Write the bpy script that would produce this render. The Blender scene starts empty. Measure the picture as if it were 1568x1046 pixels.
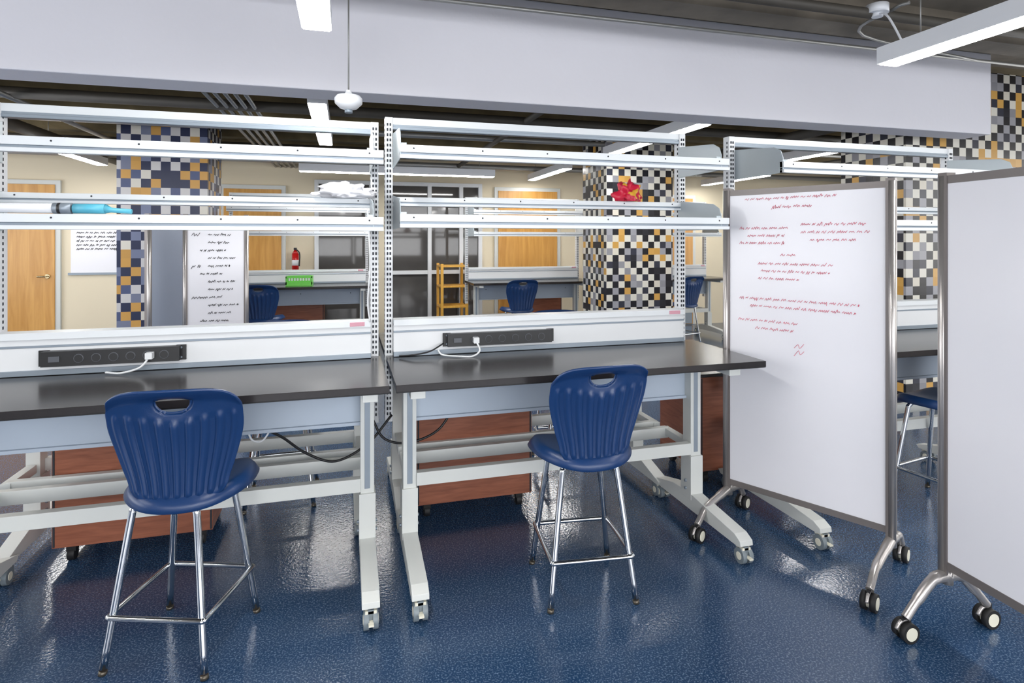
import bpy, bmesh, math, random
from mathutils import Vector, Matrix, noise
random.seed(4)
scene = bpy.context.scene
col = scene.collection

# ------------------------------------------------------------------ materials
def lin(c):
    r = []
    for v in c[:3]:
        v = v/255.0
        r.append(v/12.92 if v <= 0.04045 else ((v+0.055)/1.055)**2.4)
    return (r[0], r[1], r[2], 1.0)

def mat(name, rgb, rough=0.5, metal=0.0, noise_amt=0.0, nscale=8.0, bump=0.0, bscale=60.0, emis=0.0, coat=0.0, spec=0.5):
    m = bpy.data.materials.new(name); m.use_nodes = True
    nt = m.node_tree; b = nt.nodes['Principled BSDF']
    c = lin(rgb)
    b.inputs['Base Color'].default_value = c
    b.inputs['Roughness'].default_value = rough
    b.inputs['Metallic'].default_value = metal
    b.inputs['Coat Weight'].default_value = coat
    b.inputs['Specular IOR Level'].default_value = spec
    tc = nt.nodes.new('ShaderNodeTexCoord')
    if noise_amt > 0:
        n = nt.nodes.new('ShaderNodeTexNoise'); n.inputs['Scale'].default_value = nscale
        n.inputs['Detail'].default_value = 5
        nt.links.new(tc.outputs['Object'], n.inputs['Vector'])
        mx = nt.nodes.new('ShaderNodeMix'); mx.data_type = 'RGBA'
        mx.inputs[6].default_value = tuple(v*(1-noise_amt) for v in c[:3])+(1,)
        mx.inputs[7].default_value = tuple(min(1, v*(1+noise_amt)) for v in c[:3])+(1,)
        nt.links.new(n.outputs['Fac'], mx.inputs[0])
        nt.links.new(mx.outputs[2], b.inputs['Base Color'])
    if bump > 0:
        n2 = nt.nodes.new('ShaderNodeTexNoise'); n2.inputs['Scale'].default_value = bscale
        nt.links.new(tc.outputs['Object'], n2.inputs['Vector'])
        bp = nt.nodes.new('ShaderNodeBump'); bp.inputs['Strength'].default_value = bump
        bp.inputs['Distance'].default_value = 0.01
        nt.links.new(n2.outputs['Fac'], bp.inputs['Height'])
        nt.links.new(bp.outputs['Normal'], b.inputs['Normal'])
    if emis > 0:
        b.inputs['Emission Color'].default_value = (1, 0.985, 0.96, 1)
        b.inputs['Emission Strength'].default_value = emis
    return m

def wood(name, c1, c2, scale=3.0, rough=0.35, stretch=(14, 14, 1)):
    m = bpy.data.materials.new(name); m.use_nodes = True
    nt = m.node_tree; b = nt.nodes['Principled BSDF']
    tc = nt.nodes.new('ShaderNodeTexCoord'); mp = nt.nodes.new('ShaderNodeMapping')
    mp.inputs['Scale'].default_value = stretch
    n = nt.nodes.new('ShaderNodeTexNoise'); n.inputs['Scale'].default_value = scale
    n.inputs['Detail'].default_value = 8; n.inputs['Distortion'].default_value = 0.6
    r = nt.nodes.new('ShaderNodeValToRGB')
    r.color_ramp.elements[0].position = 0.3; r.color_ramp.elements[0].color = lin(c1)
    r.color_ramp.elements[1].position = 0.7; r.color_ramp.elements[1].color = lin(c2)
    nt.links.new(tc.outputs['Object'], mp.inputs['Vector']); nt.links.new(mp.outputs[0], n.inputs['Vector'])
    nt.links.new(n.outputs['Fac'], r.inputs[0]); nt.links.new(r.outputs[0], b.inputs['Base Color'])
    b.inputs['Roughness'].default_value = rough
    return m

def floor_mat():
    m = bpy.data.materials.new('blue_speckled_epoxy'); m.use_nodes = True
    nt = m.node_tree; b = nt.nodes['Principled BSDF']
    tc = nt.nodes.new('ShaderNodeTexCoord')
    n = nt.nodes.new('ShaderNodeTexNoise'); n.inputs['Scale'].default_value = 2.0; n.inputs['Detail'].default_value = 4
    v = nt.nodes.new('ShaderNodeTexNoise'); v.inputs['Scale'].default_value = 150; v.inputs['Detail'].default_value = 3
    nt.links.new(tc.outputs['Object'], n.inputs['Vector']); nt.links.new(tc.outputs['Object'], v.inputs['Vector'])
    mx = nt.nodes.new('ShaderNodeMix'); mx.data_type = 'RGBA'
    mx.inputs[6].default_value = lin((26, 52, 84)); mx.inputs[7].default_value = lin((38, 68, 102))
    nt.links.new(n.outputs['Fac'], mx.inputs[0])
    r = nt.nodes.new('ShaderNodeValToRGB')
    r.color_ramp.elements[0].position = 0.50; r.color_ramp.elements[0].color = (0, 0, 0, 1)
    r.color_ramp.elements[1].position = 0.78; r.color_ramp.elements[1].color = (1, 1, 1, 1)
    nt.links.new(v.outputs['Fac'], r.inputs[0])
    mx2 = nt.nodes.new('ShaderNodeMix'); mx2.data_type = 'RGBA'
    nt.links.new(r.outputs[0], mx2.inputs[0]); nt.links.new(mx.outputs[2], mx2.inputs[6])
    mx2.inputs[7].default_value = lin((118, 142, 168))
    nt.links.new(mx2.outputs[2], b.inputs['Base Color'])
    b.inputs['Roughness'].default_value = 0.15
    b.inputs['Specular IOR Level'].default_value = 0.7
    n3 = nt.nodes.new('ShaderNodeTexNoise'); n3.inputs['Scale'].default_value = 75; n3.inputs['Detail'].default_value = 2
    nt.links.new(tc.outputs['Object'], n3.inputs['Vector'])
    bp = nt.nodes.new('ShaderNodeBump'); bp.inputs['Strength'].default_value = 0.22; bp.inputs['Distance'].default_value = 0.004
    nt.links.new(n3.outputs['Fac'], bp.inputs['Height']); nt.links.new(bp.outputs['Normal'], b.inputs['Normal'])
    return m

def tile_mat(name, size, dark, lights):
    m = bpy.data.materials.new(name); m.use_nodes = True
    nt = m.node_tree; b = nt.nodes['Principled BSDF']; L = nt.links
    tc = nt.nodes.new('ShaderNodeTexCoord')
    def vm(op, a=None, val=None):
        x = nt.nodes.new('ShaderNodeVectorMath'); x.operation = op
        if a is not None: L.new(a, x.inputs[0])
        if val is not None: x.inputs[1].default_value = val
        return x
    def mm(op, a, v=None, a2=None):
        x = nt.nodes.new('ShaderNodeMath'); x.operation = op
        L.new(a, x.inputs[0])
        if v is not None: x.inputs[1].default_value = v
        if a2 is not None: L.new(a2, x.inputs[1])
        return x.outputs[0]
    s = vm('MULTIPLY', tc.outputs['Object'], (1/size,)*3)
    o = vm('ADD', s.outputs[0], (50.37, 50.41, 50.0))
    f = vm('FLOOR', o.outputs[0])
    sp = nt.nodes.new('ShaderNodeSeparateXYZ'); L.new(f.outputs[0], sp.inputs[0])
    a = mm('ADD', sp.outputs[0], a2=sp.outputs[1]); a = mm('ADD', a, a2=sp.outputs[2])
    par = mm('MODULO', a, 2.0)
    wn = nt.nodes.new('ShaderNodeTexWhiteNoise'); wn.noise_dimensions = '3D'
    L.new(f.outputs[0], wn.inputs['Vector'])
    def ramp(cols):
        r = nt.nodes.new('ShaderNodeValToRGB'); r.color_ramp.interpolation = 'CONSTANT'
        e = r.color_ramp.elements
        e[0].position = 0; e[0].color = lin(cols[0][1]); e[1].position = cols[1][0]; e[1].color = lin(cols[1][1])
        for p, c in cols[2:]:
            q = e.new(p); q.color = lin(c)
        L.new(wn.outputs['Value'], r.inputs[0]); return r.outputs[0]
    rd = ramp(dark); rl = ramp(lights)
    mx = nt.nodes.new('ShaderNodeMix'); mx.data_type = 'RGBA'
    L.new(par, mx.inputs[0]); L.new(rd, mx.inputs[6]); L.new(rl, mx.inputs[7])
    L.new(mx.outputs[2], b.inputs['Base Color']); b.inputs['Roughness'].default_value = 0.25
    return m

M = dict(
    white=mat('white_powder_coat', (218, 221, 224), 0.4, noise_amt=0.02),
    rail=mat('shelf_rail_paint', (218, 223, 227), 0.35, noise_amt=0.02),
    alu=mat('grey_channel', (138, 149, 160), 0.4, 0.3, noise_amt=0.05),
    leg=mat('leg_paint', (208, 211, 208), 0.4, noise_amt=0.03),
    apron=mat('apron_panel', (176, 188, 202), 0.45, noise_amt=0.03),
    plate=mat('shelf_end_plate', (176, 186, 192), 0.35, 0.2, noise_amt=0.03),
    slot=mat('slot_dark', (38, 42, 50), 0.7, noise_amt=0.1),
    top=mat('black_epoxy_top', (46, 43, 43), 0.2, noise_amt=0.15, nscale=40),
    edge=mat('black_top_edge', (20, 20, 22), 0.45, noise_amt=0.1),
    navy=mat('navy_plastic', (20, 52, 98), 0.34, noise_amt=0.05, bump=0.05, bscale=300),
    chrome=mat('chrome', (215, 218, 222), 0.12, 1.0, noise_amt=0.01),
    rubber=mat('black_rubber', (22, 22, 24), 0.6, noise_amt=0.1),
    wheel=mat('wheel_hub_cream', (225, 222, 205), 0.5, noise_amt=0.05),
    greywheel=mat('caster_grey', (120, 130, 136), 0.4, noise_amt=0.05),
    glide=mat('glide_bronze', (100, 94, 84), 0.35, 0.7, noise_amt=0.05),
    cab=wood('walnut_laminate', (124, 72, 52), (154, 94, 70), 3.0, 0.4, (2, 2, 18)),
    oak=wood('golden_oak', (190, 136, 64), (214, 162, 88), 2.0, 0.35, (9, 9, 0.8)),
    board=mat('whiteboard_surface', (230, 230, 236), 0.18, noise_amt=0.01),
    frame=mat('board_frame_taupe', (120, 114, 112), 0.35, 0.3, noise_amt=0.04),
    post=mat('board_post_silver', (178, 174, 172), 0.3, 0.7, noise_amt=0.03),
    cream=mat('cream_wall_paint', (226, 214, 188), 0.7, noise_amt=0.02, nscale=2),
    beam=mat('bulkhead_paint', (226, 226, 234), 0.6, noise_amt=0.015, nscale=3, bump=0.15, bscale=25),
    whitewall=mat('white_wall_paint', (225, 225, 228), 0.7, noise_amt=0.02),
    conc=mat('rough_concrete', (122, 114, 102), 0.85, noise_amt=0.6, nscale=3.5, bump=0.6, bscale=12),
    concb=mat('rough_concrete_brown', (118, 104, 74), 0.85, noise_amt=0.6, nscale=3.5, bump=0.6, bscale=12),
    pipe=mat('pipe_galvanised', (150, 150, 148), 0.4, 0.5, noise_amt=0.1),
    duct=mat('duct_dark', (70, 66, 60), 0.6, noise_amt=0.2),
    led=mat('led_diffuser', (255, 255, 255), 0.5, emis=44.0),
    fix=mat('fixture_white', (226, 229, 234), 0.4, noise_amt=0.01),
    glass=mat('dark_glass', (78, 76, 74), 0.05, noise_amt=0.5, nscale=1.5),
    ink=mat('black_marker', (40, 42, 46), 0.6, noise_amt=0.1),
    red=mat('red_marker', (222, 116, 136), 0.6, noise_amt=0.1),
    redbag=mat('red_plastic_bag', (205, 35, 66), 0.35, noise_amt=0.2, nscale=20),
    yellowbag=mat('yellow_plastic', (225, 170, 60), 0.4, noise_amt=0.2, nscale=20),
    whitebag=mat('white_plastic_bag', (232, 232, 236), 0.35, noise_amt=0.05, nscale=20),
    cyan=mat('cyan_roll', (90, 180, 205), 0.4, noise_amt=0.05),
    green=mat('green_plastic', (110, 205, 80), 0.4, noise_amt=0.1),
    ext=mat('extinguisher_red', (190, 28, 28), 0.3, noise_amt=0.05),
    orange=mat('orange_paint', (220, 148, 70), 0.6, noise_amt=0.04),
    black=mat('black_plastic', (26, 27, 30), 0.4, noise_amt=0.1),
    socket=mat('socket_grey', (80, 83, 90), 0.4, noise_amt=0.1),
    yellow=wood('yellow_pine', (205, 150, 50), (230, 180, 80), 2.0, 0.4),
    brass=mat('knob_metal', (190, 175, 140), 0.25, 0.9, noise_amt=0.02),
    label=mat('pink_label', (205, 150, 165), 0.6, noise_amt=0.1),
    greypanel=mat('grey_blue_panel', (150, 160, 178), 0.4, noise_amt=0.03),
)
M['floor'] = floor_mat()
M['tile'] = tile_mat('mosaic_tile', 0.078,
    [(0, (28, 28, 34)), (0.62, (52, 54, 66)), (0.80, (140, 140, 146)), (0.92, (198, 152, 76))],
    [(0, (220, 217, 206)), (0.46, (206, 160, 84)), (0.64, (156, 156, 162)), (0.82, (214, 208, 194)), (0.93, (40, 40, 46))])
M['tileb'] = tile_mat('mosaic_tile_blue', 0.088,
    [(0, (46, 52, 78)), (0.6, (78, 88, 122)), (0.82, (116, 122, 144)), (0.93, (190, 146, 80))],
    [(0, (200, 198, 198)), (0.42, (198, 152, 82)), (0.62, (114, 122, 148)), (0.8, (210, 206, 196)), (0.92, (46, 52, 76))])

# ------------------------------------------------------------------ mesh builder
def cr(pts, n=6, closed=False):
    P = [Vector(p) for p in pts]; out = []
    N = len(P); rng = N if closed else N-1
    for i in range(rng):
        if closed:
            p0, p1, p2, p3 = P[(i-1) % N], P[i], P[(i+1) % N], P[(i+2) % N]
        else:
            p0 = P[i-1] if i > 0 else P[0]*2-P[1]; p1 = P[i]; p2 = P[i+1]
            p3 = P[i+2] if i+2 < N else P[-1]*2-P[-2]
        for k in range(n):
            t = k/n
            out.append(0.5*((2*p1)+(p2-p0)*t+(2*p0-5*p1+4*p2-p3)*t*t+(3*p1-p0-3*p2+p3)*t**3))
    if not closed: out.append(P[-1])
    return out

class MB:
    def __init__(s): s.bm = bmesh.new(); s.mats = []
    def mi(s, m):
        if m not in s.mats: s.mats.append(m)
        return s.mats.index(m)
    def face(s, vs, mi, smooth=False):
        try:
            f = s.bm.faces.new(vs); f.material_index = mi; f.smooth = smooth
        except ValueError: pass
    def box(s, x0, x1, y0, y1, z0, z1, m, mtx=None):
        mi = s.mi(M[m]); V = []
        for x in (x0, x1):
            for y in (y0, y1):
                for z in (z0, z1):
                    p = Vector((x, y, z))
                    if mtx: p = mtx @ p
                    V.append(s.bm.verts.new(p))
        for q in ((0, 1, 3, 2), (4, 6, 7, 5), (0, 4, 5, 1), (2, 3, 7, 6), (0, 2, 6, 4), (1, 5, 7, 3)):
            s.face([V[i] for i in q], mi)
    def prism_yz(s, prof, x0, x1, m):
        mi = s.mi(M[m])
        a = [s.bm.verts.new((x0, y, z)) for y, z in prof]; b = [s.bm.verts.new((x1, y, z)) for y, z in prof]
        s.face(a, mi); s.face(b[::-1], mi)
        n = len(prof)
        for i in range(n): s.face([a[i], b[i], b[(i+1) % n], a[(i+1) % n]], mi)
    def tube(s, pts, r, m, seg=10, closed=False, caps=True):
        mi = s.mi(M[m]); P = [Vector(p) for p in pts]; N = len(P)
        rr = r if isinstance(r, (list, tuple)) else [r]*N
        rings = []; nrm = None
        for i in range(N):
            if closed: t = P[(i+1) % N]-P[(i-1) % N]
            else: t = P[min(i+1, N-1)]-P[max(i-1, 0)]
            if t.length < 1e-9: t = Vector((0, 0, 1))
            t.normalize()
            if nrm is None:
                up = Vector((0, 0, 1)) if abs(t.z) < 0.9 else Vector((1, 0, 0))
                nrm = up - t*up.dot(t)
            else: nrm = nrm - t*nrm.dot(t)
            nrm.normalize(); bn = t.cross(nrm)
            rings.append([s.bm.verts.new(P[i]+(nrm*math.cos(2*math.pi*k/seg)+bn*math.sin(2*math.pi*k/seg))*rr[i]) for k in range(seg)])
        for i in range(N if closed else N-1):
            A, B = rings[i], rings[(i+1) % N]
            for k in range(seg): s.face([A[k], A[(k+1) % seg], B[(k+1) % seg], B[k]], mi, True)
        if caps and not closed:
            s.face(rings[0][::-1], mi); s.face(rings[-1], mi)
    def cyl(s, p0, p1, r, m, seg=16): s.tube([p0, p1], r, m, seg)
    def finish(s, name, loc=(0, 0, 0), rz=0, bevel=0, parent=None):
        bmesh.ops.recalc_face_normals(s.bm, faces=s.bm.faces)
        me = bpy.data.meshes.new(name); s.bm.to_mesh(me); s.bm.free()
        for m in s.mats: me.materials.append(m)
        o = bpy.data.objects.new(name, me); col.objects.link(o)
        o.location = loc; o.rotation_euler = (0, 0, rz)
        if bevel:
            b = o.modifiers.new('bevel', 'BEVEL'); b.width = bevel; b.segments = 2; b.limit_method = 'ANGLE'; b.angle_limit = 0.8
        if parent: o.parent = parent
        return o

# ------------------------------------------------------------------ room
XL, XR, YF, YB, ZC = -6.0, 9.5, -4.0, 9.2, 3.05
b = MB(); b.box(XL, XR, YF, YB, -0.1, 0, 'floor'); b.finish('floor')
b = MB(); b.box(XL, XR, YF, 3.85, ZC, ZC+0.15, 'conc'); b.box(XL, XR, 3.85, YB, ZC, ZC+0.15, 'concb')
y = 4.3
while y < 9.1:
    b.box(XL, XR, y, y+0.16, 2.70, ZC, 'concb'); y += 0.62
for y in (-3, -2, -1, 0, 1.0, 2.0, 3.0):
    b.box(XL, XR, y, y+0.2, 2.88, ZC, 'conc')
x = -5.0
while x < 9:
    b.box(x, x+0.18, 4.0, 9.2, 2.80, ZC, 'concb'); x += 1.5
b.finish('ceiling')
b = MB(); b.box(XL, XR, YB, YB+0.15, 0, ZC, 'cream'); b.finish('wall_back')
b = MB(); b.box(XL, XR, YF-0.15, YF, 0, ZC, 'whitewall'); b.finish('wall_front')
b = MB(); b.box(XL-0.15, XL, YF, YB, 0, ZC, 'whitewall'); b.finish('wall_left')
b = MB(); b.box(XR, XR+0.15, YF, YB, 0, ZC, 'cream'); b.finish('wall_right')
b = MB(); b.box(XL, 5.17, 3.6, 3.85, 2.38, ZC, 'beam'); b.finish('ceiling_beam', bevel=0.008)
b = MB(); b.box(-3.6, -1.8, YB-0.015, YB, 0, 0.1, 'slot'); b.box(3.5, 4.9, YB-0.015, YB, 0, 0.1, 'slot'); b.finish('baseboard_back')

# pipes and conduit on ceiling
b = MB()
for y, z, r, m in ((4.15, 2.62, 0.03, 'pipe'), (5.2, 2.60, 0.045, 'duct'), (6.35, 2.63, 0.03, 'pipe'), (7.6, 2.62, 0.05, 'duct'), (8.6, 2.6, 0.04, 'pipe')):
    b.cyl((XL, y, z), (XR, y, z), r, m)
for x, z, r, m in ((-1.0, 2.58, 0.016, 'pipe'), (-0.93, 2.58, 0.016, 'pipe'), (-0.86, 2.58, 0.016, 'pipe'), (-0.79, 2.58, 0.016, 'pipe'), (-0.72, 2.58, 0.016, 'pipe'),
                   (-3.0, 2.58, 0.06, 'duct'), (1.6, 2.6, 0.03, 'duct'), (4.4, 2.56, 0.05, 'duct'), (-2.4, 2.56, 0.02, 'pipe'), (6.6, 2.6, 0.03, 'pipe')):
    b.cyl((x, 3.95, z), (x, YB, z), r, m)
b.finish('ceiling_pipes')
b = MB()
b.cyl((-2, 3.3, 2.86), (6, 3.3, 2.86), 0.012, 'pipe'); b.cyl((1.0, 2.75, 2.84), (6, 2.75, 2.84), 0.03, 'duct')
b.tube(cr([(3.1, 2.6, 2.86), (3.1, 2.7, 2.86), (3.3, 3.1, 2.86), (4.6, 3.3, 2.86)], 6), 0.01, 'pipe')
b.finish('ceiling_conduit')

# tile columns
b = MB(); b.box(-2.18, -1.37, 6.6, 7.3, 0, ZC, 'tileb'); b.finish('tiled_column')
b = MB(); b.box(2.93, 3.81, 6.3, 7.0, 0, ZC, 'tile'); b.finish('tiled_column')
b = MB(); b.box(4.73, 6.4, 4.0, 4.7, 0, ZC, 'tile'); b.finish('tiled_column')

# doors
def door(name, x0, x1, ztop, hand):
    b = MB()
    b.box(x0, x1, YB-0.04, YB-0.001, 0, ztop, 'leg')
    b.box(x0+0.06, x1-0.06, YB-0.055, YB-0.03, 0.01, ztop-0.06, 'oak')
    b.box(x0+0.08, x1-0.08, YB-0.06, YB-0.05, 0.02, 0.25, 'alu')
    kx = x1-0.14 if hand > 0 else x0+0.14
    b.tube(cr([(kx, YB-0.05, 1.02), (kx, YB-0.1, 1.02), (kx-0.1*hand, YB-0.11, 1.02)], 5), 0.011, 'brass')
    b.cyl((kx, YB-0.07, 1.02), (kx, YB-0.05, 1.02), 0.03, 'brass')
    b.finish(name, bevel=0.004)
door('door_1', -4.75, -3.68, 2.3, 1)
door('door_2', -1.75, -0.86, 2.3, -1)
door('door_3', 2.30, 3.43, 2.36, 1)
door('door_4', 5.0, 6.0, 2.3, 1)

def window(name, x0, x1, z0, z1, mull, rails):
    b = MB()
    b.box(x0, x1, YB-0.02, YB-0.001, z0, z1, 'glass')
    for x in [x0, x1]+mull: b.box(x-0.03, x+0.03, YB-0.07, YB-0.001, z0, z1, 'white')
    for z in [z0, z1]+rails: b.box(x0-0.03, x1+0.03, YB-0.065, YB-0.001, z-0.03, z+0.03, 'white')
    b.finish(name, bevel=0.003)
window('window_1', -0.43, 0.36, 0.05, 2.37, [], [1.0])
window('window_2', 0.62, 2.06, 0.05, 2.37, [1.25, 1.75], [1.0, 2.05])
b = MB(); b.box(4.08, 4.26, YB-0.03, YB, 0, 2.3, 'orange'); b.finish('trim_1')
b = MB(); b.box(-2.45, -2.25, YB-0.03, YB-0.001, 2.3, 2.5, 'slot')
for i in range(6): b.box(-2.44, -2.26, YB-0.04, YB-0.02, 2.32+i*0.03, 2.335+i*0.03, 'alu')
b.finish('air_vent')

# ------------------------------------------------------------------ pendants
def pendant(x, y0, y1, z=2.45, along_x=False):
    b = MB(); w = 0.065; L = (y1-y0)/2
    b.box(-w, w, -L, L, 0.006, 0.095, 'fix')
    b.box(-w+0.008, w-0.008, -L+0.01, L-0.01, 0.0, 0.007, 'led')
    for s in (-1, 1):
        b.cyl((0, s*(L-0.2), 0.09), (0, s*(L-0.2), 2.88-z if not along_x else 2.7-z), 0.003, 'pipe', 6)
    if along_x: b.finish('pendant_light', ((y0+y1)/2, x, z), math.pi/2)
    else: b.finish('pendant_light', (x, (y0+y1)/2, z), 0)
for a in ((-0.13, 0.9, 2.80), (2.84, 0.6, 2.52), (-0.2, 4.3, 6.15), (2.84, 4.2, 6.05), (5.1, 4.85, 6.0), (-3.1, 0.6, 2.5),
          (-3.1, 4.3, 6.0), (-3.1, -2.9, -1.1), (-0.13, -2.9, -1.1), (2.84, -2.9, -1.1), (5.8, 0.6, 2.5), (5.8, -2.9, -1.1),  # the pendants behind the camera are unseen extras, added to lift the shadows
          (7.4, 4.8, 6.6), (2.84, 7.3, 8.9), (6.0, 7.3, 8.9), (-3.0, 7.0, 8.6)):
    pendant(*a)
pendant(7.6, -0.56, 1.9, 2.34, True)

# added fill lamps along the out-of-frame walls; no windows there
def fill_light(name, loc, rot, sx, sy, power):
    l = bpy.data.lights.new(name, 'AREA'); l.shape = 'RECTANGLE'; l.size = sx; l.size_y = sy; l.energy = power
    l.color = (0.97, 0.98, 1.0)
    o = bpy.data.objects.new(name, l); col.objects.link(o); o.location = loc; o.rotation_euler = rot
fill_light('fill_light_front', (1.5, YF+0.05, 1.75), (math.pi/2, 0, 0), 9, 2.2, 370)  # added behind the camera to brighten the beam face
fill_light('fill_light_left', (XL+0.05, 4.0, 1.7), (math.pi/2, 0, -math.pi/2), 8, 2.0, 220)  # added side fill for the whole space and the floor at left
fill_light('fill_light_right', (XR-0.05, 3.0, 1.7), (math.pi/2, 0, math.pi/2), 8, 2.0, 160)  # matching fill added on the right

# occupancy sensor / access point
b = MB()
prof = [(0.012, 0.09), (0.02, 0.07), (0.06, 0.06), (0.072, 0.045), (0.07, 0.02), (0.045, -0.005), (0.0005, -0.018)]
mi = b.mi(M['fix']); rings = []
for r, z in prof: rings.append([b.bm.verts.new((r*math.cos(k*math.pi/12), r*math.sin(k*math.pi/12), z)) for k in range(24)])
for A, B_ in zip(rings, rings[1:]):
    for k in range(24): b.face([A[k], A[(k+1) % 24], B_[(k+1) % 24], B_[k]], mi, True)
b.cyl((0, 0, 0.08), (0, 0, 0.83), 0.004, 'pipe', 8)
b.cyl((0, 0, -0.03), (0, 0, -0.01), 0.02, 'alu')
b.finish('ceiling_sensor', (0.01, 3.2, 2.2))
b = MB(); b.cyl((0, 0, 0), (0, 0, 0.05), 0.06, 'fix', 20); b.cyl((0, 0, -0.02), (0, 0, 0.0), 0.03, 'fix', 16)
b.tube(cr([(0, 0, 0), (-0.03, -0.1, -0.06), (0, -0.2, -0.3)], 6), 0.006, 'fix')
b.finish('junction_box', (3.0, 2.72, 2.83))

# ------------------------------------------------------------------ workbench
def caster(b, x, y, m1='greywheel', m2='wheel', r=0.036):
    b.cyl((x-0.028, y, r), (x-0.007, y, r), r, m1, 20); b.cyl((x+0.007, y, r), (x+0.028, y, r), r, m1, 20)
    b.cyl((x-0.030, y, r), (x+0.030, y, r), r*0.5, m2, 14)
    b.box(x-0.012, x+0.012, y-0.02, y+0.02, r, r+0.045, m1)
    b.box(x-0.022, x+0.022, y-0.02, y+0.03, r*1.8, r*2.15, m2)
    b.box(x-0.01, x+0.01, y-0.055, y-0.02, r*1.0, r*1.2, m2)

def leg(b, x):
    w = 0.034
    b.prism_yz([(0.72, 0.078), (0.74, 0.10), (0.52, 0.155), (0.38, 0.165), (-0.02, 0.128), (-0.062, 0.108), (-0.066, 0.086), (-0.04, 0.078)][::-1], x-w, x+w, 'leg')
    b.box(x-0.036, x+0.036, 0.335, 0.43, 0.13, 0.36, 'leg')
    b.box(x-0.03, x+0.03, 0.345, 0.42, 0.35, 0.885, 'leg')
    b.box(x-0.012, x+0.012, 0.343, 0.346, 0.38, 0.86, 'alu')
    b.box(x-0.03, x+0.03, 0.02, 0.62, 0.855, 0.888, 'leg')
    b.box(x-0.02, x+0.02, 0.43, 0.66, 0.38, 0.42, 'leg')
    for z in (0.18, 0.22): b.cyl((x-0.045, 0.38, z), (x+0.045, 0.38, z), 0.008, 'alu', 10)
    caster(b, x, -0.045); caster(b, x, 0.68)

def shelf_rail(b, x0, x1, y, z, h=0.06):
    b.box(x0, x1, y, y+0.03, z+h*0.45, z+h, 'rail'); b.box(x0, x1, y+0.008, y+0.03, z+h*0.25, z+h*0.45, 'alu')
    b.box(x0, x1, y-0.002, y+0.03, z, z+h*0.27, 'rail')
    n = int((x1-x0)/0.3)
    for i in range(n+1):
        xx = x0+0.06+i*(x1-x0-0.12)/max(1, n)
        b.cyl((xx, y-0.002, z+h*0.75), (xx, y+0.001, z+h*0.75), 0.004, 'slot', 8)

def bench(x0, x1, lx, px, yfront=2.37, shelves=True, name='workbench', rot=False, hs=(2.12, 1.86, 1.555, 1.672)):
    b = MB()
    b.box(x0, x1, 0, 0.63, 0.892, 0.92, 'top')
    b.box(x0+0.001, x1-0.001, 0.001, 0.629, 0.888, 0.893, 'edge')
    for x in lx: leg(b, x)
    a0, a1 = lx[0]+0.03, lx[1]-0.03
    b.box(a0, a1, 0.40, 0.415, 0.66, 0.885, 'apron'); b.box(a0, a1, 0.385, 0.415, 0.655, 0.67, 'apron')
    for x in (a0+0.12, (a0+a1)/2, a1-0.12): b.cyl((x, 0.396, 0.80), (x, 0.40, 0.80), 0.006, 'slot', 8)
    b.box(a0, a1, 0.335, 0.375, 0.37, 0.43, 'leg'); b.box(lx[0], lx[1], 0.62, 0.655, 0.365, 0.425, 'leg')
    if shelves:
        p0, p1 = px; ht, hf1, hf2, hb = hs
        for x in px:
            b.box(x-0.019, x+0.019, 0.632, 0.69, 0.585, ht, 'white')
            z = 0.62
            while z < ht-0.03:
                b.box(x-0.011, x-0.003, 0.6285, 0.634, z, z+0.014, 'slot'); b.box(x+0.003, x+0.011, 0.6285, 0.634, z, z+0.014, 'slot')
                for sx in (-1, 1): b.box(x+sx*0.017, x+sx*0.0205, 0.648, 0.658, z, z+0.014, 'slot')
                z += 0.026
        b.box(p0, p1, 0.64, 0.675, ht-0.035, ht, 'rail'); b.box(p0, p1, 0.636, 0.675, ht-0.06, ht-0.045, 'alu'); b.box(p0, p1, 0.642, 0.67, ht-0.05, ht-0.03, 'alu')
        b.box(p0+0.02, p1-0.02, 0.585, 0.66, 0.935, 1.085, 'white')
        b.box(p0+0.02, p1-0.02, 0.575, 0.66, 1.075, 1.105, 'rail'); b.box(p0+0.02, p1-0.02, 0.577, 0.66, 0.922, 0.945, 'alu')
        b.box(p0+0.02, p1-0.02, 0.582, 0.60, 1.04, 1.05, 'alu')
        for zt, zf in ((hf1+0.18, hf1), (hf2+0.17, hf2)):
            prof = [(0.64, zf), (0.24, zf), (0.232, zf+0.02), (0.232, zt-0.10), (0.25, zt-0.06), (0.30, zt-0.035), (0.64, zt)]
            b.prism_yz(prof, p0+0.021, p0+0.025, 'plate'); b.prism_yz(prof, p1-0.025, p1-0.021, 'plate')
            b.box(p0+0.02, p0+0.05, 0.235, 0.255, zf, zf+0.07, 'plate'); b.box(p1-0.05, p1-0.02, 0.235, 0.255, zf, zf+0.07, 'plate')
            shelf_rail(b, p0+0.02, p1+0.02, 0.225, zf)
        shelf_rail(b, p0+0.02, p1-0.02, 0.61, hb, 0.045)
        b.box(p1-0.12, p1-0.05, 0.573, 0.577, 1.08, 1.1, 'label')
    return b.finish(name, (0, yfront, 0) if not rot else (x0+x1, yfront, 0), math.pi if rot else 0, bevel=0.0025)

bench(-1.62, 0.165, (-1.44, 0.09), (-1.445, 0.135), hs=(2.09, 1.83, 1.54, 1.66))
bench(0.19, 1.94, (0.28, 1.78), (0.205, 1.88))
bench(2.195, 3.98, (2.23, 3.8), (2.215, 3.94))
# back-to-back benches facing away
bench(-1.62, 0.165, (-1.525, 0.0), (0, 1), 3.76, False, rot=True)
bench(0.19, 1.94, (0.36, 1.85), (0, 1), 3.76, False, rot=True)
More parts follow.
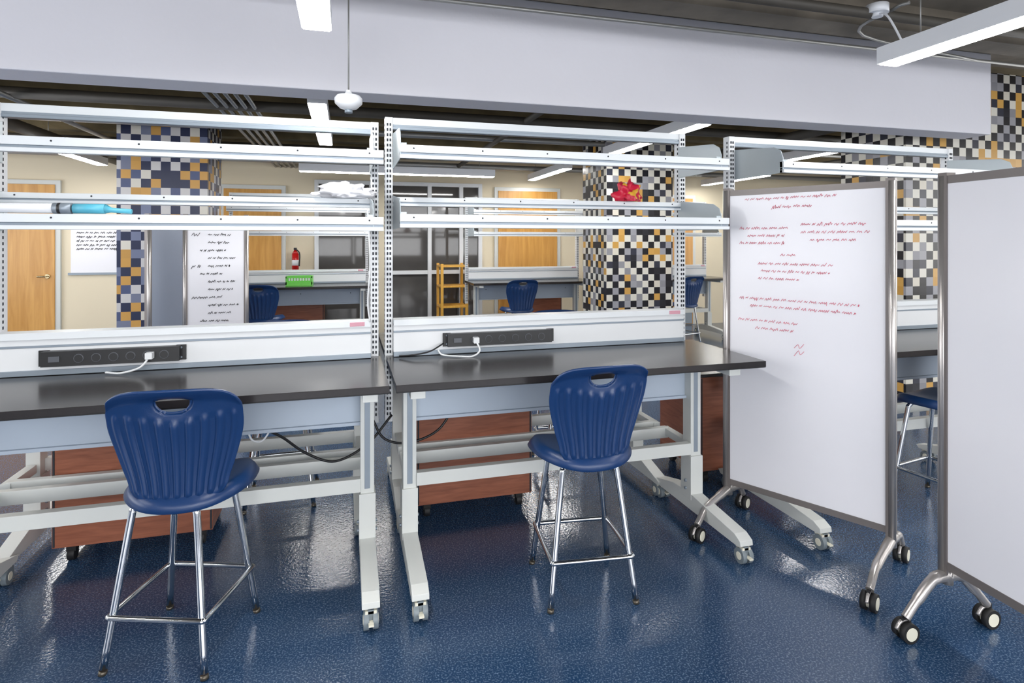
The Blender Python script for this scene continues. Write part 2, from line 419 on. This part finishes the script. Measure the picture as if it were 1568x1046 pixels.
# far benches
bench(-1.48, 0.30, (-1.35, 0.2), (-1.45, 0.27), 7.67)
bench(1.64, 3.42, (1.75, 3.25), (1.67, 3.39), 7.67)
bench(3.9, 5.65, (4.0, 5.5), (3.93, 5.62), 7.67)

# power strips
def power_strip(x0, x1, cord):
    b = MB(); y = 2.37+0.5815; z = 0.995
    b.box(x0, x1, y-0.04, y, z-0.032, z+0.032, 'black')
    for e in (x0, x1):
        b.box(e-0.02, e+0.02, y-0.008, y, z-0.034, z+0.034, 'black')
        for s in (-1, 1): b.cyl((e, y-0.012, z+s*0.022), (e, y-0.006, z+s*0.022), 0.005, 'alu', 8)
    n = 6
    for i in range(n):
        xx = x0+0.14+(x1-x0-0.2)*i/(n-1)
        b.cyl((xx, y-0.043, z), (xx, y-0.039, z), 0.019, 'socket', 16)
        b.cyl((xx, y-0.044, z), (xx, y-0.042, z), 0.0165, 'black', 16)
    b.box(x0+0.03, x0+0.07, y-0.045, y-0.04, z-0.012, z+0.012, 'socket')
    b.tube(cr([(a, y-0.06+c, bz) for a, c, bz in cord], 8), 0.0045, 'white', 8)
    xx = cord[0][0]; b.box(xx-0.014, xx+0.014, y-0.075, y-0.04, z-0.014, z+0.014, 'white')
    b.finish('power_strip', bevel=0.002)
power_strip(-1.243, -0.718, [(-0.83, 0, 0.99), (-0.86, -0.02, 0.95), (-0.93, -0.02, 0.93), (-1.0, 0.01, 0.93)])
power_strip(0.489, 1.044, [(0.63, 0, 0.99), (0.64, -0.04, 0.95), (0.6, -0.05, 0.925), (0.53, -0.04, 0.927), (0.46, 0, 0.93), (0.44, 0.02, 0.95)])

def cable(name, pts, r, m):
    b = MB(); b.tube(cr(pts, 8), r, m, 8); b.finish(name)
cable('power_cable', [(0.47, 2.93, 0.98), (0.40, 2.9, 0.95), (0.32, 2.88, 0.94), (0.25, 2.92, 0.93)], 0.004, 'black')
cable('power_cable', [(-0.35, 2.80, 0.66), (-0.28, 2.85, 0.60), (-0.18, 2.9, 0.50), (-0.05, 2.93, 0.44), (0.1, 2.96, 0.50), (0.22, 3.0, 0.62)], 0.006, 'black')
cable('power_cable', [(0.12, 2.98, 0.62), (0.18, 2.95, 0.52), (0.3, 2.95, 0.49), (0.45, 2.98, 0.53), (0.55, 3.0, 0.66)], 0.006, 'black')
cable('power_cable', [(-0.42, 2.79, 0.665), (-0.40, 2.79, 0.62), (-0.36, 2.80, 0.61), (-0.32, 2.80, 0.665)], 0.004, 'white')
cable('power_cable', [(0.10, 2.96, 1.65), (0.11, 2.93, 1.4), (0.10, 2.93, 1.2), (0.11, 2.935, 1.1)], 0.004, 'white')

# cabinets
def cabinet(x0, x1, y0, y1, zt=0.66):
    b = MB()
    b.box(x0, x1, y0, y1, 0.085, zt, 'cab'); b.box(x0-0.004, x1+0.004, y0-0.004, y1+0.004, zt, zt+0.02, 'top')
    h = (zt-0.1)/3
    for i in range(3): b.box(x0+0.01, x1-0.01, y1, y1+0.018, 0.095+i*h, 0.09+(i+1)*h-0.01, 'cab')
    b.box(x0+0.003, x0+0.012, y0-0.002, y0+0.002, 0.09, zt-0.005, 'slot'); b.box(x1-0.012, x1-0.003, y0-0.002, y0+0.002, 0.09, zt-0.005, 'slot')
    for x in (x0+0.06, x1-0.06):
        for y in (y0+0.06, y1-0.06):
            b.cyl((x-0.015, y, 0.03), (x+0.015, y, 0.03), 0.03, 'rubber', 16); b.box(x-0.02, x+0.02, y-0.02, y+0.02, 0.045, 0.086, 'rubber')
    b.finish('mobile_pedestal_cabinet', bevel=0.003)
cabinet(-1.30, -0.63, 3.15, 3.6)
cabinet(0.36, 1.0, 3.13, 3.6)
cabinet(2.08, 2.7, 3.12, 3.6)
cabinet(-1.15, -0.3, 8.36, 8.8, 0.7)
cabinet(2.5, 3.15, 8.36, 8.8, 0.7)

# ------------------------------------------------------------------ stools
def build_stool_meshes():
    b = MB(); bm = b.bm; mi = b.mi(M['navy'])
    NU, NV = 120, 84
    zb, zt = 0.58, 1.0
    z0h, ha = 0.953, 0.058
    def sm(t): t = max(0, min(1, t)); return t*t*(3-2*t)
    def hole(x, z):
        dz = z-z0h
        v = dz/(0.014 if dz > 0 else 0.044)
        return (abs(x/ha)**2.4+abs(v)**2.2)**(1/2.3)
    grid = []
    for j in range(NV+1):
        t = j/NV; row = []
        w = 0.156+0.060*sm(t/0.75)
        if t > 0.84: w *= 1-0.07*((t-0.84)/0.16)**2
        if t < 0.10: w *= 1-0.10*((0.10-t)/0.10)**2
        for i in range(NU+1):
            s = -1+2*i/NU
            x = s*w
            z = zb+(zt-zb)*t-0.030*abs(s)**6*sm((t-0.5)/0.5)-0.008*s*s*t+0.03*abs(s)**3*(1-sm(t/0.35))
            e = hole(x, z)
            if 0.82 < e < 1.16:
                x = x/e; z = z0h+(z-z0h)/e
            y = -0.165-0.075*t+0.02*math.sin(t*math.pi)+0.042*(s*s)*(0.6+0.4*t)-0.02*sm((t-0.88)/0.12)
            top = 0.66+0.12*abs(s)
            ribmask = sm((t-0.03)/0.06)*(1-sm((t-top)/0.07))*(1-sm((abs(s)-0.86)/0.06))
            c = math.cos(s*math.pi*9.0)
            y -= 0.0075*ribmask*max(-0.35, c)
            g = math.exp(-max(0, e-1)**2*3.0)*0.010 if e > 0.8 else 0.010
            y += g*(1-sm((t-0.93)/0.06))
            row.append(bm.verts.new((x, y, z)))
        grid.append(row)
    for j in range(NV):
        for i in range(NU):
            q = [grid[j][i], grid[j][i+1], grid[j+1][i+1], grid[j+1][i]]
            c = sum((v.co for v in q), Vector())/4
            if hole(c.x, c.z) < 0.98: continue
            b.face(q, mi, True)
    loose = [v for v in bm.verts if not v.link_faces]
    bmesh.ops.delete(bm, geom=loose, context='VERTS')
    NR, NA = 16, 64
    c0 = None; prev = None
    for r_ in range(NR+1):
        r = r_/NR; ring = []
        for k in range(NA):
            a = 2*math.pi*k/NA; ca, sa = math.cos(a), math.sin(a)
            ex = 0.72
            x = 0.218*math.copysign(abs(ca)**ex, ca)*r; y = 0.01+0.205*math.copysign(abs(sa)**ex, sa)*r
            if y < 0: x *= 1-0.2*(abs(y)/0.2)**1.5
            z = 0.605+0.030*(x/0.22)**2-0.012*math.exp(-(x*x+y*y)/0.01)
            if y > 0.12: z -= 3.0*(y-0.12)**2
            if r > 0.85: z -= 0.045*((r-0.85)/0.15)**1.5
            ring.append(bm.verts.new((x, y, z)) if r_ > 0 else None)
        if r_ == 0: c0 = bm.verts.new((0, 0.01, 0.593)); prev = None
        elif prev is None:
            for k in range(NA): b.face([c0, ring[k], ring[(k+1) % NA]], mi, True)
            prev = ring
        else:
            for k in range(NA): b.face([prev[k], ring[k], ring[(k+1) % NA], prev[(k+1) % NA]], mi, True)
            prev = ring
    o = b.finish('seat_shell')
    me1 = o.data; bpy.data.objects.remove(o)
    b = MB()
    for sx in (-1, 1):
        for sy in (-1, 1):
            b.tube(cr([(sx*0.03, sy*0.06, 0.573), (sx*0.085, sy*0.095, 0.572), (sx*0.112, sy*0.118, 0.55), (sx*0.125, sy*0.128, 0.48), (sx*0.18, sy*0.18, 0.02)], 8), 0.0125, 'chrome', 14)
            b.cyl((sx*0.1825, sy*0.1825, 0.0), (sx*0.18, sy*0.18, 0.014), 0.0135, 'glide', 12)
    q = 0.172; c = 0.03; loop = []
    for cx, cy in ((1, 1), (-1, 1), (-1, -1), (1, -1)):
        if cx*cy > 0: loop += [(cx*q, cy*(q-c), 0), (cx*(q-0.006), cy*(q-0.006), 0), (cx*(q-c), cy*q, 0)]
        else: loop += [(cx*(q-c), cy*q, 0), (cx*(q-0.006), cy*(q-0.006), 0), (cx*q, cy*(q-c), 0)]
    b.tube([(x, y, 0.19) for x, y, _ in cr(loop, 5, True)], 0.0095, 'chrome', 12, closed=True)
    b.box(-0.11, 0.11, -0.11, 0.12, 0.576, 0.587, 'black')
    b.cyl((0, 0, 0.553), (0, 0, 0.578), 0.04, 'black', 20)
    o = b.finish('legs'); me2 = o.data; bpy.data.objects.remove(o)
    return me1, me2
shell_me, leg_me = build_stool_meshes()
def stool(x, y, legrot, seatrot=None, shift=0.0):
    if seatrot is None: seatrot = legrot
    e = bpy.data.objects.new('lab_stool', None); col.objects.link(e); e.location = (x, y, 0); e.empty_display_size = 0.2
    s = bpy.data.objects.new('seat_shell', shell_me); col.objects.link(s); s.parent = e; s.rotation_euler = (0, 0, math.radians(seatrot)); s.location.x = shift
    so = s.modifiers.new('solid', 'SOLIDIFY'); so.thickness = 0.009; so.offset = 0
    l = bpy.data.objects.new('legs', leg_me); col.objects.link(l); l.parent = e; l.rotation_euler = (0, 0, math.radians(legrot))
stool(-0.58, 2.44, -19, -4, 0.025)
stool(0.99, 2.385, -6, 2)
stool(-0.36, 3.66, 180)
stool(1.42, 3.70, 176)
stool(3.25, 2.52, 10)
stool(2.15, 7.35, 5)
stool(-0.92, 7.3, -10)
stool(4.6, 7.35, 15)

# ------------------------------------------------------------------ whiteboards
def scribble(b, x, z, w, h, m, yf=-0.0165, slant=0.3, r=0.001):
    cx = x
    while cx < x+w:
        ww = random.uniform(0.25, 1.0)*h*3.2
        ww = min(ww, x+w-cx+0.004)
        n = max(4, int(ww/(h*0.3))); pts = []
        for i in range(n):
            zz = random.uniform(0.15, 0.5)*h if i % 2 else -random.uniform(0.1, 0.5)*h
            if random.random() < 0.15: zz *= 1.7
            pts.append((cx+ww*i/(n-1)+slant*zz, yf, z+zz))
        b.tube(cr(pts, 3), r, m, 4, caps=False)
        cx += ww+h*0.7

def mobile_board(P0, P1, z0, z1, near, far, writing=None, feet=True, wr=0.036, surf='board', r=0.001):
    dx, dy = P1[0]-P0[0], P1[1]-P0[1]; L = math.hypot(dx, dy); ang = math.atan2(dy, dx)
    b = MB()
    b.box(0.015, L-0.015, -0.015, 0.015, z0+0.02, z1-0.015, surf)
    b.box(0.0, L, -0.018, 0.018, z1-0.03, z1, 'frame'); b.box(0, L, -0.018, 0.018, z0, z0+0.03, 'frame')
    for x, m in ((0, 'frame'), (L, 'post')):
        b.box(x-0.018, x+0.018, -0.021, 0.021, z0-0.02, z1+0.012, 'frame')
        b.tube([(x+(-0.006 if x == 0 else 0.006), -0.012, z0-0.04), (x+(-0.006 if x == 0 else 0.006), -0.012, z1)], 0.016, 'post', 14)
    if feet:
        for x in (0, L):
            b.cyl((x, 0, z0-0.06), (x, 0, z0), 0.022, 'post')
            for sgn, d in ((-1, near), (1, far)):
                zt = z0-0.03
                b.tube(cr([(x, 0, zt), (x, sgn*d*0.35, zt-0.012), (x, sgn*d*0.75, 0.135), (x, sgn*d*0.95, 0.092), (x, sgn*d, 0.082)], 6), [0.022]*6+[0.019]*6+[0.016]*13, 'post', 12)
                y = sgn*d
                b.cyl((x-0.028, y, wr), (x-0.007, y, wr), wr, 'rubber', 22); b.cyl((x+0.007, y, wr), (x+0.028, y, wr), wr, 'rubber', 22)
                b.cyl((x-0.030, y, wr), (x+0.030, y, wr), wr*0.68, 'wheel', 18)
                b.box(x-0.006, x+0.006, y-0.02, y+0.02, wr, 0.085, 'rubber')
                b.tube(cr([(x-0.0, y-wr-0.006, wr+0.01), (x, y-wr*0.6, wr+0.035), (x, y+wr*0.2, wr*2.15)], 4), 0.007, 'post', 8)
    if writing:
        for (fx, fz, fw, h, m) in writing:
            scribble(b, 0.03+fx*(L-0.06), z1-0.03-fz*(z1-z0-0.06), fw*(L-0.06), h, m, r=r)
    return b.finish('mobile_whiteboard', (P0[0], P0[1], 0), ang, bevel=0.0)
WA = [(0.1, 0.015, 0.62, 0.014, 'red'), (0.30, 0.045, 0.28, 0.014, 'red'),
      (0.06, 0.115, 0.36, 0.014, 'red'), (0.12, 0.14, 0.26, 0.014, 'red'), (0.06, 0.165, 0.32, 0.013, 'red'),
      (0.50, 0.105, 0.40, 0.014, 'red'), (0.50, 0.13, 0.42, 0.014, 'red'), (0.56, 0.155, 0.28, 0.013, 'red'),
      (0.36, 0.205, 0.1, 0.014, 'red'), (0.2, 0.235, 0.5, 0.014, 'red'), (0.22, 0.26, 0.46, 0.014, 'red'), (0.2, 0.285, 0.28, 0.014, 'red'),
      (0.06, 0.355, 0.8, 0.014, 'red'), (0.14, 0.38, 0.7, 0.014, 'red'), (0.05, 0.43, 0.42, 0.014, 'red'), (0.18, 0.455, 0.26, 0.014, 'red'),
      (0.46, 0.50, 0.05, 0.03, 'red'), (0.46, 0.525, 0.05, 0.03, 'red')]
mobile_board((1.978, 2.713), (2.34, 2.05), 0.195, 1.765, 0.34, 0.18, WA, r=0.0011)
mobile_board((2.21, 1.70), (2.165, 0.92), 0.25, 1.745, 0.19, 0.19)
WB = []
for i in range(17):
    WB.append((0.35 if i % 3 else 0.2, 0.05+i*0.05, random.uniform(0.4, 0.6), 0.02, 'ink'))
    if i % 4 == 1: WB.append((0.05, 0.05+i*0.05, 0.15, 0.03, 'ink'))
mobile_board((-1.38, 5.8), (-0.89, 5.85), 0.25, 1.72, 0.22, 0.22, WB, r=0.0022)
mobile_board((-1.66, 5.75), (-1.44, 6.3), 0.25, 1.72, 0.22, 0.22, surf='greypanel')
b = MB()
b.box(-3.57, -2.95, YB-0.02, YB-0.001, 1.05, 1.70, 'board'); b.box(-3.6, -2.92, YB-0.03, YB-0.001, 1.03, 1.06, 'alu'); b.box(-3.6, -2.92, YB-0.03, YB-0.001, 1.69, 1.72, 'alu')
for i in range(5): scribble(b, -3.5, 1.6-i*0.055, 0.5, 0.03, 'ink', YB-0.024, 0.3, 0.003)
b.finish('wall_whiteboard')

# ------------------------------------------------------------------ small things
def blob(name, c, s, m, amp, freq, seed, m2=None):
    b = MB(); bmesh.ops.create_icosphere(b.bm, subdivisions=4, radius=1.0); b.mi(M[m])
    if m2: b.mi(M[m2])
    for v in b.bm.verts:
        n = v.co.normalized()
        d = 1+amp*noise.noise(n*freq+Vector((seed, 0, 0)))+amp*0.5*noise.noise(n*freq*2.7+Vector((0, seed, 0)))
        p = n*d; p.z = max(p.z, -0.6)
        v.co = Vector((p.x*s[0], p.y*s[1], p.z*s[2]))
    for f in b.bm.faces:
        f.smooth = True
        if m2 and noise.noise(f.calc_center_median()*25+Vector((seed, 2, 0))) > 0.25: f.material_index = 1
    b.finish(name, c)
blob('plastic_bag', (-0.01, 2.975, 1.731), (0.11, 0.06, 0.042), 'whitebag', 0.7, 2.5, 3.1)
blob('red_plastic_bag', (1.52, 2.99, 1.757), (0.065, 0.05, 0.066), 'redbag', 0.8, 1.6, 5.3, 'yellowbag')
b = MB(); z = 1.621
b.cyl((-1.42, 2.61, z), (-1.06, 2.61, z), 0.019, 'fix', 20); b.cyl((-1.30, 2.61, z), (-1.27, 2.61, z), 0.0195, 'socket', 20)
b.cyl((-1.07, 2.61, z), (-1.01, 2.61, z), 0.021, 'alu', 20); b.cyl((-1.055, 2.61, z), (-1.045, 2.61, z), 0.0215, 'black', 20)
b.finish('poster_tube')
b = MB(); b.cyl((-1.005, 2.61, z), (-0.90, 2.61, z), 0.019, 'cyan', 20); b.tube([(-0.90, 2.61, z), (-0.88, 2.61, z-0.004), (-0.81, 2.61, z-0.009)], [0.019, 0.01, 0.009], 'cyan', 16); b.finish('plastic_tube')
b = MB(); x0 = -0.74; x1 = -0.42; b.box(x0, x1, 7.85, 8.1, 0.921, 0.935, 'green')
for x in (x0, x1-0.015): b.box(x, x+0.015, 7.85, 8.1, 0.935, 1.04, 'green')
for y in (7.85, 8.085): b.box(x0, x1, y, y+0.015, 0.935, 0.97, 'green'); b.box(x0, x1, y, y+0.015, 1.02, 1.04, 'green')
for k in range(9): b.box(x0+0.02+k*0.034, x0+0.032+k*0.034, 7.853, 7.862, 0.96, 1.03, 'green')
b.finish('green_basket')
b = MB(); X = -0.72; Y = YB-0.12
b.cyl((X, Y, 1.06), (X, Y, 1.30), 0.048, 'ext', 20); b.tube([(X, Y, 1.30), (X, Y, 1.33), (X, Y, 1.36)], [0.048, 0.03, 0.016], 'ext', 16)
b.box(X-0.02, X+0.02, Y-0.05, Y+0.03, 1.36, 1.39, 'black'); b.tube(cr([(X+0.02, Y-0.02, 1.36), (X+0.06, Y-0.02, 1.3), (X+0.055, Y-0.02, 1.12)], 6), 0.009, 'black')
b.box(X-0.03, X+0.03, Y+0.04, YB-0.001, 1.12, 1.25, 'alu'); b.cyl((X, Y, 1.13), (X, Y, 1.21), 0.0485, 'white', 20)
b.finish('fire_extinguisher')
# yellow wooden shelf rack by the window
b = MB()
for x in (1.35, 1.72):
    for y in (8.55, 8.95): b.box(x-0.02, x+0.02, y-0.02, y+0.02, 0, 1.15, 'yellow')
for z in (0.2, 0.5, 0.8, 1.1):
    b.box(1.33, 1.74, 8.54, 8.96, z, z+0.025, 'yellow')
b.finish('wooden_rack', bevel=0.003)

# ------------------------------------------------------------------ world, camera
w = bpy.data.worlds.new('world'); scene.world = w; w.use_nodes = True
w.node_tree.nodes['Background'].inputs[0].default_value = (0.8, 0.85, 1, 1); w.node_tree.nodes['Background'].inputs[1].default_value = 0.5
cam = bpy.data.cameras.new('camera'); co = bpy.data.objects.new('camera', cam); col.objects.link(co)
co.location = (0, 0, 1.5); co.rotation_euler = (math.pi/2, 0, -math.radians(15.8))
cam.lens = 20.55; cam.sensor_width = 36; cam.shift_y = -0.0989; cam.clip_start = 0.02
scene.camera = co
scene.view_settings.view_transform = 'Standard'
scene.view_settings.exposure = 0.0
